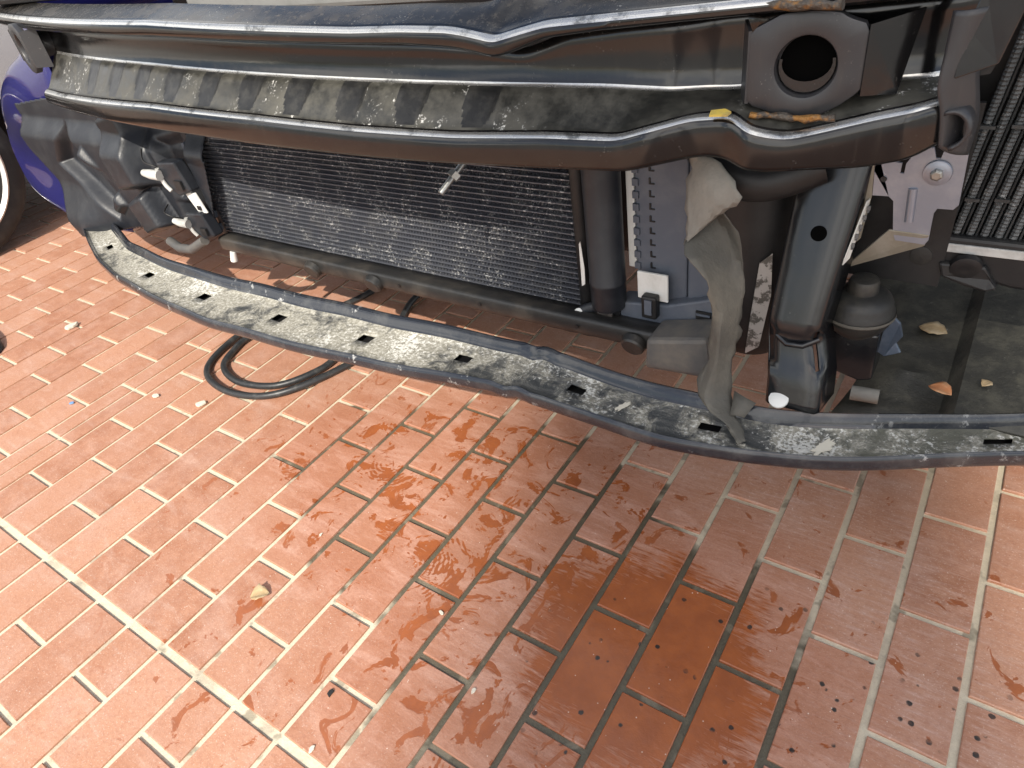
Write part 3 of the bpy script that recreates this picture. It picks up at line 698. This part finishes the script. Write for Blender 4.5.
L2 = [(-.261, .647, .466), (-.255, .630, .460), (-.240, .618, .450), (-.226, .622, .428), (-.224, .635, .379), (-.225, .635, .330), (-.234, .622, .288), (-.195, .600, .272), (-.168, .575, .261)]
R2 = [(-.225, .657, .500), (-.212, .662, .472), (-.203, .667, .435), (-.199, .660, .395), (-.198, .655, .358), (-.200, .645, .322), (-.196, .630, .283), (-.180, .610, .268), (-.161, .580, .263)]
def b2(f_, t):
    cup = .024*math.sin(t*math.pi)*(1-sstep(f_, .22, .45))
    crease = -.020*(1-abs(t-.45)/.55)*sstep(f_, .34, .5)*(1-sstep(f_, .82, .97))
    return cup + crease
subpart(ruled(L2, R2, 4, b2, 'x'), 'lower_fold', 'felt2', tl, smooth=22, solid=.0012)
mb = MB(); mb.grid([[(-.192, .630, .290), (-.180, .626, .288), (-.166, .628, .281)], [(-.190, .618, .279), (-.180, .618, .281), (-.168, .620, .279)], [(-.188, .606, .272), (-.180, .607, .274), (-.172, .608, .273)]]); subpart(mb, 'scrap', 'felt2', tl, smooth=60, solid=.002)

# --- vertical strut
def strut():
    pr = [(.535, -.1535, -.0935, .030), (.46, -.160, -.100, .034), (.38, -.168, -.114, .038), (.350, -.170, -.1165, .038)]
    m = MB(); rows = []
    lv = [.5625-.0075*k for k in range(40)]
    for z in lv:
        zs = [.27, .300, .345, .38, .46, .53]; l = lerp(z, zs, [-.160, -.163, -.173, -.173, -.1715, -.170]); r_ = lerp(z, zs, [-.103, -.106, -.121, -.1185, -.112, -.106])
        yo = .646 + .35*(z-.27) + .006*sstep(z, .36, .345)*(1) - .004*sstep(z, .33, .30)
        rows.append([(l-.001, yo+.040, z), (l, yo+.0032, z), (l+.0028, yo, z), (l+(r_-l)*.3, yo-.001, z), (l+(r_-l)*.42, yo-.001, z), (l+(r_-l)*.58, yo-.001, z), (l+(r_-l)*.72, yo-.001, z), (r_-.0035, yo, z), (r_, yo+.004, z), (r_+.006, yo+.045, z)])
    def sk(a, b):
        z = (lv[a]+lv[a+1])/2
        if .316 < z < .358 and b in (1, 7): return True
        return False
    m.grid(rows, skip=sk); return m
stt = part(strut(), 'strut', 'strut', smooth=45, solid=.003, label='glossy black vertical strut standing on the lower bar')
mb = MB(); mb.lathe((-.1400, .7100, .4600), (0, -1, .35), [(0, .0082), (.0006, .0082)], 24); subpart(mb, 'oval_dark_disc', 'void', stt)  # black disc painted in for the dark opening
mb = MB(); mb.tube([(-.169, .682, .348), (-.150, .672, .3405), (-.133, .672, .3420), (-.119, .682, .348)], .0035, 8); subpart(mb, 'bead', 'strut', stt, smooth=60)
mb = MB(); mb.prism([(-.1035, .7330, .490), (-.1020, .7420, .490), (-.1090, .7220, .430), (-.1125, .7090, .428), (-.1115, .7085, .436)], (.95, -.3, .1), .0010); stk = subpart(mb, 'sticker', 'sticker', stt)
for k in range(5):
    f_ = k/5; c = Vector((-.1015, .7365, .482)).lerp(Vector((-.1095, .7160, .438)), f_); mb = MB(); mb.box(c + Vector((.0012, -.0010, 0)), (.0030, .0020, .0045)); 
    mb.box(c + Vector((.0010, -.0010, -.004)), (.0020, .0020, .0015)); subpart(mb, 'print_mark', 'ink', stt)
mb = MB(); mb.box((-.1385, .775, .42), (.045, .006, .28)); part(mb, 'strut_web', 'strut', bevel=.001)

# --- zinc bracket
pts = [(-.104, .545), (-.102, .519), (-.0985, .519), (-.0985, .531), (-.079, .529), (-.079, .519), (-.0755, .519), (-.0755, .529), (-.068, .543), (-.055, .546), (-.0515, .536), (-.0475, .536), (-.046, .545), (-.0265, .546), (-.0235, .492), (-.027, .487), (-.0405, .4865), (-.0425, .481), (-.0415, .452), (-.0440, .447), (-.071, .448), (-.0745, .456), (-.080, .490), (-.0850, .4945), (-.100, .494)]
mb = MB(); mb.prism([(x, .740, z) for x, z in pts], (0, 1, 0), .003)
zb = part(mb, 'zinc_bracket', 'alu', bevel=.0012, label='pale zinc plated bracket plate with a bolt')
mb = MB(); mb.prism([(-.0785, .7390, .459), (-.0415, .7390, .458), (-.0440, .7440, .443), (-.112, .7500, .404), (-.113, .7490, .408)], (0, 1, .2), .003); subpart(mb, 'foot', 'alu2', zb, bevel=.001)
mb = MB(); mb.prism([(-.150, .7405, .545), (-.1045, .7405, .545), (-.1005, .7405, .494), (-.104, .7405, .445), (-.125, .7405, .415), (-.150, .7405, .415)], (0, 1, 0), .0025); subpart(mb, 'side_leaf', 'alu2', zb)
mb = MB(); mb.box((-.085, .800, .47), (.12, .006, .20)); subpart(mb, 'inner_panel', 'plastic_d', zb)
mb = MB(); mb.lathe((-.0475, .7385, .5225), (0, -1, 0), [(0, .0125), (.0015, .0120), (.002, .0095), (.0022, .009)], 28); subpart(mb, 'washer', 'alu', zb, smooth=35)
mb = MB(); mb.lathe((-.0475, .7365, .5225), (0, -1, 0), [(0, .0058), (.0045, .0058), (.006, .004)], 6); subpart(mb, 'bolt', 'bolt', zb, bevel=.0005)
mb = MB(); mb.tube([(-.0650, .7405, .505), (-.0625, .7405, .470)], .0042, 12); subpart(mb, 'stiffening_rib', 'alu', zb, smooth=60)
mb = MB(); mb.lathe((-.0925, .7395, .512), (0, -1, 0), [(0, .003), (.0006, .003)], 12); subpart(mb, 'small_hole', 'plastic_d', zb)

# --- rubber mount and its bracket
mb = MB(); mb.lathe((-.0935, .752, .332), (0, 0, 1), [(-.05, .016), (-.012, .018), (0, .030), (.010, .0355), (.016, .0375), (.022, .0375), (.026, .0352), (.032, .0342), (.038, .0315), (.042, .0265), (.044, .0200), (.045, .0165), (.056, .0160), (.060, .0145), (.062, .009)], 36)
rm = part(mb, 'rubber_mount', 'rubber', smooth=35)
mb = MB(); mb.lathe((-.0935, .752, .347), (0, 0, 1), [(0, .0375), (.002, .0390), (.005, .0385)], 36, caps=False); subpart(mb, 'flange_lip', 'felt2', rm, smooth=40)
mb = MB(); mb.prism([(-.116, .730, .336), (-.066, .734, .332), (-.064, .736, .268), (-.078, .734, .264), (-.112, .730, .276)], (0, 1, 0), .045); mbk = part(mb, 'mount_bracket', 'strut', bevel=.003)
mb = MB(); mb.prism([(-.060, .752, .352), (-.049, .755, .340), (-.044, .757, .322), (-.049, .757, .312), (-.042, .757, .300), (-.058, .752, .294), (-.066, .750, .300), (-.064, .750, .335)], (0, 1, 0), .004); subpart(mb, 'bright_tab', 'tab', mbk, bevel=.001)

# --- undertray
rows = []
for j in range(25):
    y = .715 + .60*j/24; row = []
    for i in range(41):
        x = -.098 + .55*i/40
        z = .238 + .022*sstep(x, .020, .026) + .010*math.sin(y*8) + .05*sstep(y, .95, 1.25)
        z += .014*(sstep(x, -.060, -.052)*(1-sstep(x, -.012, -.004)))*(sstep(y, .765, .772)*(1-sstep(y, .800, .808)))
        z -= .010*(1-sstep(x, -.085, -.060))
        row.append((x + .015*math.sin(j*.4)*(i == 0), y, z))
    rows.append(row)
mb = MB(); mb.grid(rows); ut = part(mb, 'undertray', 'tray', smooth=50, solid=.003, label='dusty dark plastic undertray behind the right end of the bar')
mb = MB(); mb.tube([(-.082, .728, .250), (-.052, .730, .251)], .009, 12); subpart(mb, 'clip_tab', 'felt', ut, smooth=50)
# tear with lifted edge
mb = MB(); mb.grid([[(-.030+.026*t, .912-.012*s, .246+.004*s*t+.002*s) for t in (0, .33, .66, 1)] for s in (0, .5, 1)]); subpart(mb, 'tear', 'felt', ut, solid=.001)

# --- intercooler at the right edge
NTU = 15
ic = MB(); ic.box((.075, .852, .52), (.27, .010, .26)); inter = part(ic, 'intercooler', 'plastic_d', label='upright tube and fin cooler cut by the right edge')
for k in range(NTU):
    x = -.040 + .0128*k; ln = .029/.24
    mb = MB(); mb.tube([(x+.010, .809, .418), (x+.010+.029, .811, .660)], .0013, 6); subpart(mb, 'tube', 'ictube', inter, smooth=60)
    mb = MB(); rows = []
    for j in range(121):
        z = .420 + .24*j/120; xo = x + ln*(z-.418); d = .0016*(j % 2)
        rows.append([(xo+.000, .826, z), (xo+.0006, .8085+d, z), (xo+.003, .8060+d, z), (xo+.006, .8060+d, z), (xo+.0078, .8085+d, z), (xo+.0084, .826, z)])
    mb.grid(rows); subpart(mb, 'fin_strip', 'icfin', inter)
    for z in (.470, .545, .610):
        if (k + int(z*100)) % 2: continue
        mb = MB(); mb.box((x+.006+ln*(z-.418), .8045, z+.004*k/4), (.013, .003, .0032)); subpart(mb, 'cross_tie', 'ictube', inter)
mb = MB(); mb.prism([(-.052, .800, .422), (-.044, .800, .430), (.20, .800, .432), (.20, .800, .375), (.040, .800, .378), (-.030, .800, .392), (-.052, .800, .406)], (0, 1, 0), .05); tank = subpart(mb, 'bottom_tank', 'plastic_d', inter, bevel=.004)
mb = MB(); mb.prism([(-.043, .7975, .4225), (.20, .7975, .4245), (.20, .7975, .4150), (-.043, .7975, .4130)], (0, 1, 0), .003); subpart(mb, 'gasket_strip', 'dullwhite', inter, bevel=.0008)
mb = MB(); mb.lathe((-.048, .802, .405), (0, -1, 0), [(0, .012), (.006, .011), (.007, .006)], 18); subpart(mb, 'tank_end', 'rubber', inter, smooth=35)
mb = MB(); mb.lathe((-.004, .797, .400), (.1, -.9, -.2), [(0, .016), (.006, .015), (.008, .010), (.007, .004)], 18); subpart(mb, 'peg_boss', 'plastic_d', inter, smooth=35)
mb = MB(); mb.prism([(-.030, .792, .402), (-.024, .790, .386), (.000, .790, .378), (.020, .790, .375), (.030, .790, .380), (.022, .792, .390), (.014, .792, .404)], (0, 1, 0), .02); subpart(mb, 'peg_bracket', 'plastic_d', inter, bevel=.003)
for z, x in ((.600, -.038), (.618, -.034), (.640, -.030)):
    mb = MB(); mb.prism([(x-.006, .800, z-.008), (x+.010, .798, z-.004), (x+.014, .798, z+.008), (x, .800, z+.010)], (0, 1, 0), .008); subpart(mb, 'broken_edge', 'ictube', inter)
mb = MB(); mb.tube([(-.050, .790, .57), (-.046, .785, .64), (-.040, .780, .72)], .010, 12); part(mb, 'side_pipe', 'plastic', smooth=50)
mb = MB(); mb.tube([(-.056, .815, .40), (-.048, .818, .56), (-.040, .820, .70)], .005, 10); part(mb, 'cooler_edge_rail', 'ictube', smooth=50)

# --- structure behind
mb = MB(); mb.box((-.86, .955, .545), (1.02, .20, .46)); part(mb, 'radiator', 'plastic_d', bevel=.01)
mb = MB(); mb.box((-.62, .700, .722), (.90, .018, .050)); part(mb, 'slam_panel', 'primer', bevel=.006)
mb = MB(); mb.box((-1.48, .735, .755), (.62, .08, .05)); mb.box((-1.245, .690, .742), (.05, .03, .018)); part(mb, 'headlamp_carrier', 'plastic_d', bevel=.008)
mb = MB(); mb.box((-.30, .74, .725), (.20, .10, .03)); part(mb, 'grille_bracket', 'dustplastic', bevel=.006)
mb = MB(); mb.box((-.06, .78, .735), (.14, .08, .03)); part(mb, 'latch_carrier', 'plastic_d', bevel=.006)
mb = MB(); mb.box((-.60, 1.75, .66), (2.0, 1.3, .62)); part(mb, 'engine_bay', 'plastic_d', bevel=.05)
# blue wing
SIL = [(-1.80, .205), (-1.953, .200), (-2.12, .197), (-2.246, .216), (-2.345, .247), (-2.362, .316), (-2.325, .391), (-2.198, .505), (-2.077, .580), (-1.98, .614), (-1.92, .66), (-1.90, .76)]
SC = catmull([(a, 0, b) for a, b in SIL], 6); rows = []
for q in SC:
    row = []
    for k in range(15):
        t = k/14
        if t < .7:
            a = (t/.7)*math.pi/2; X = -1.80 + (q.x+1.80)*math.sin(a); Y = .775 + .03*(1-math.cos(a)) + .022*math.sin((q.z-.25)*18)*math.sin(a*2)
        else:
            X = q.x - .03*((t-.7)/.3); Y = .805 + 1.3*((t-.7)/.3)
        row.append((X, Y, q.z))
    rows.append(row)
mb = MB(); mb.grid(rows); part(mb, 'wing', 'blue', smooth=60, solid=.002, label='glossy blue painted wing at the left end of the car')

# ------------------------------------------------------------------ hose
def P3(pts, z): return [(x, y, z) for x, y in pts]
loop = [(-1.094, 1.30), (-1.10, 1.10), (-1.093, 1.00), (-1.066, .93), (-1.045, .86), (-1.045, .79), (-1.060, .72), (-1.095, .635), (-1.140, .585), (-1.20, .561), (-1.265, .556), (-1.335, .574), (-1.378, .612), (-1.400, .680), (-1.405, .76), (-1.37, .84), (-1.28, .87), (-1.18, .85), (-1.115, .79), (-1.098, .73), (-1.110, .67), (-1.150, .618), (-1.215, .592), (-1.275, .592), (-1.335, .618), (-1.362, .665), (-1.372, .72), (-1.34, .80), (-1.26, .90), (-1.22, 1.05), (-1.25, 1.3)]
pts = catmull([(x, y, .0095 + (.012 if 14 < k < 19 else 0) + .001*math.sin(k*2)) for k, (x, y) in enumerate(loop)], 8)
mb = MB(); mb.tube(pts, .0074, 12)
tag(mb.build('hose', 'hose', smooth=60), 'black rubber hose lying in a double loop on the bricks under the lower bar', 'hose')

# ------------------------------------------------------------------ silver car, mostly outside the left edge
sv = empty('parked_car', (-2.72, .6, 0)); tag(sv, 'silver parked car whose alloy wheel shows at the left edge', 'car')
def sp(mb, name, mats, parent=None, **k):
    o = mb.build(name, mats, None, **k)
    if parent is None: o.parent = sv; o.location = (2.72, -.6, 0)
    else: o.parent = parent
    return o
mb = MB(); rows = []
prof = []
N_ = 60
ys = [-1.0 + 4.6*i/230 for i in range(231)]
def arch(y):
    h = .17
    for c in (.645, 3.2):
        d = abs(y-c)
        if d < .365: h = max(h, .30 + math.sqrt(.365**2-d*d))
    return h
for y in ys:
    lo_ = arch(y); sh = .90 - .10*sstep(-y, .2, 1.0); rr = []
    for k in range(15):
        t = k/14; z = lo_ + (sh-lo_)*t; rr.append((-2.755 + .030*math.sin(min(1, (z-.17)/.75)*math.pi) - .10*sstep(z, .80, .95), y, z))
    rows.append(rr)
mb.grid(rows); body = sp(mb, 'body', 'silver', smooth=50, solid=.004)
mb = MB(); mb.prism([(-2.83, -.98, .80), (-2.83, 3.55, .80), (-2.83, 3.5, .90), (-2.83, -.9, .85)], (-1, 0, 0), 1.45); mb.prism([(-2.86, .5, .88), (-2.86, 3.3, .90), (-2.95, 2.8, 1.38), (-2.95, 1.2, 1.38)], (-1, 0, 0), 1.3); sp(mb, 'roof_and_bonnet', 'silver', bevel=.03)
mb = MB(); mb.prism([(-2.855, .8, .93), (-2.855, 3.0, .93), (-2.93, 2.65, 1.32), (-2.93, 1.3, 1.32)], (-1, 0, 0), .02); sp(mb, 'side_window', 'glass')
mb = MB(); mb.box((-3.5, 1.3, .45), (1.2, 4.4, .5)); sp(mb, 'underbody', 'plastic_d')
for yc in (.645, 3.2):
    mb = MB(); mb.lathe((-2.90, yc, .305), (1, 0, 0), [(0, .21), (.01, .26), (.03, .298), (.06, .308), (.15, .308), (.18, .298), (.195, .275), (.200, .250), (.198, .236)], 64)
    wh = sp(mb, 'wheel', 'tyre', smooth=40)
    mb = MB(); mb.lathe((-2.90, yc, .305), (1, 0, 0), [(.203, .240), (.208, .234), (.200, .224), (.14, .205)], 64, caps=False); sp(mb, 'rim', 'rimalloy', wh, smooth=40)
    for k in range(10):
        a = 2*math.pi*k/10 + .15; u = Vector((0, math.cos(a), math.sin(a))); v = Vector((0, -math.sin(a), math.cos(a))); c = Vector((-2.705, yc, .305)); mb = MB()
        mb.prism([c+u*.035+v*.012, c+u*.226+v*.010, c+u*.226-v*.010, c+u*.035-v*.012], (-1, 0, 0), .03); sp(mb, 'spoke', 'rimalloy', wh, bevel=.004)
    mb = MB(); mb.lathe((-2.73, yc, .305), (1, 0, 0), [(0, .05), (.03, .045), (.034, .03)], 24); sp(mb, 'hub_cap', 'rimalloy', wh, smooth=40)

# ------------------------------------------------------------------ small things on the ground
mb = MB(); rows = []
for i in range(13):
    t = i/12; y = .31 + .20*0 + .0
    rows.append([(-2.26 + .26*t, .405 + (.042*math.sqrt(max(0, 1-((t-.35)/.66)**2)) if t < 1 else 0)*math.cos(a), .004 + (.055-.022*t)*max(0, math.sin(a))*(1-t**6)) for a in [math.pi*2*k/16 for k in range(16)]])
mb.grid(rows, closed=True); tag(mb.build('shoe', 'rubber', smooth=50), 'black rounded shoe toe at the left edge of the paving', 'shoe')

def leaf(name, c, s, rz, mat, label, cat, curl=.25, tilt=(0, 0)):
    rows = []; n_ = 8
    for i in range(n_+1):
        t = i/n_; wd = math.sin(t*math.pi)**.8*(.36 + .12*random.random()) + .01; rows.append([((t-.5)*s, k*wd*s, abs(k)*curl*wd*s + .10*s*math.sin(t*3)+.001) for k in (-1, -.5, 0, .5, 1)])
    m = MB(); m.grid(rows); o = m.build(name, mat, smooth=60, solid=.0008); o.location = c; o.rotation_euler = (tilt[0], tilt[1], rz); tag(o, label, cat); return o
leaf('leaf', (-.757, .243, .002), .030, R(40), 'leaf', 'dry curled tan leaf on the bricks at lower left', 'leaf', .5)
leaf('leaf', (.006, .752, .262), .026, R(-20), 'leafo', 'small orange leaf on the undertray beside the lower bar', 'leaf', .3)
leaf('leaf', (-.020, .892, .252), .034, R(-10), 'leaf', 'brownish dry leaf further back on the dusty undertray', 'leaf', .06)
leaf('leaf', (.048, .778, .266), .014, R(60), 'leaf', 'tiny pale leaf scrap at the right on the undertray', 'leaf', .2)
def chip(c, s, mat, label, cat='debris', name='plaster_chip', gr=None):
    k = 7; pts = []; ph = random.random()*6
    for j in range(k):
        a = 2*math.pi*j/k + ph; r_ = s*random.uniform(.45, 1.0); pts.append((r_*math.cos(a), r_*math.sin(a)*.7, 0))
    m = MB(); m.prism(pts, (0, 0, 1), s*.35); o = m.build(name, mat, bevel=s*.1); o.location = c; o.rotation_euler[2] = ph; tag(o, label, cat, gr); return o
chip((-.517, .125, .001), .0065, 'chip', 'bright white plaster chip near the bottom left corner bricks')
chip((-1.575, .376, .001), .008, 'bluechip', 'small blue plastic scrap between the bricks at left', name='plastic_scrap')
chip((-.385, .282, .001), .0055, 'chip', 'white crumb on a dark wet joint at bottom centre')
chip((-.492, .352, .001), .006, 'chip', 'pale crumb beside the wet bricks left of centre')
chip((-1.270, .505, .001), .017, 'chip', 'flat splash of dried plaster on bricks left of the hose')
chip((-1.400, .480, .001), .012, 'chip', 'narrow plaster splash on bricks at middle left')
chip((-1.93, .565, .001), .022, 'chip', 'lumpy plaster splash on bricks near the silver car')
chip((-.548, .187, .001), .007, 'rubber', 'small dark grit lump in a joint at lower left', name='grit_lump')
chip((-.760, .372, .001), .0045, 'chip', 'tiny pale crumb in the joint right of the dry leaf')

# ------------------------------------------------------------------ unseen column added far behind the camera to cast soft shade
D = Vector((math.sin(SUN_AZ), -math.cos(SUN_AZ), 0)); c = Vector((-.11, .45, 0)) + D*22
pil = empty('added_shade_column', tuple(c)); tag(pil, 'unseen tall column added behind the camera to cast the soft shade', 'added_shade_column')
mb = MB(); mb.lathe(c, (0, 0, 1), [(0, .44), (1, .38), (27, .36), (27.02, .42), (27.6, .42)], 24); o = mb.build('shaft', 'concrete', smooth=40); o.parent = pil; o.location = -c
mb = MB(); mb.box(c + Vector((0, 0, .4)), (1.0, 1.0, .8)); o = mb.build('plinth', 'concrete', bevel=.03); o.parent = pil; o.location = -c
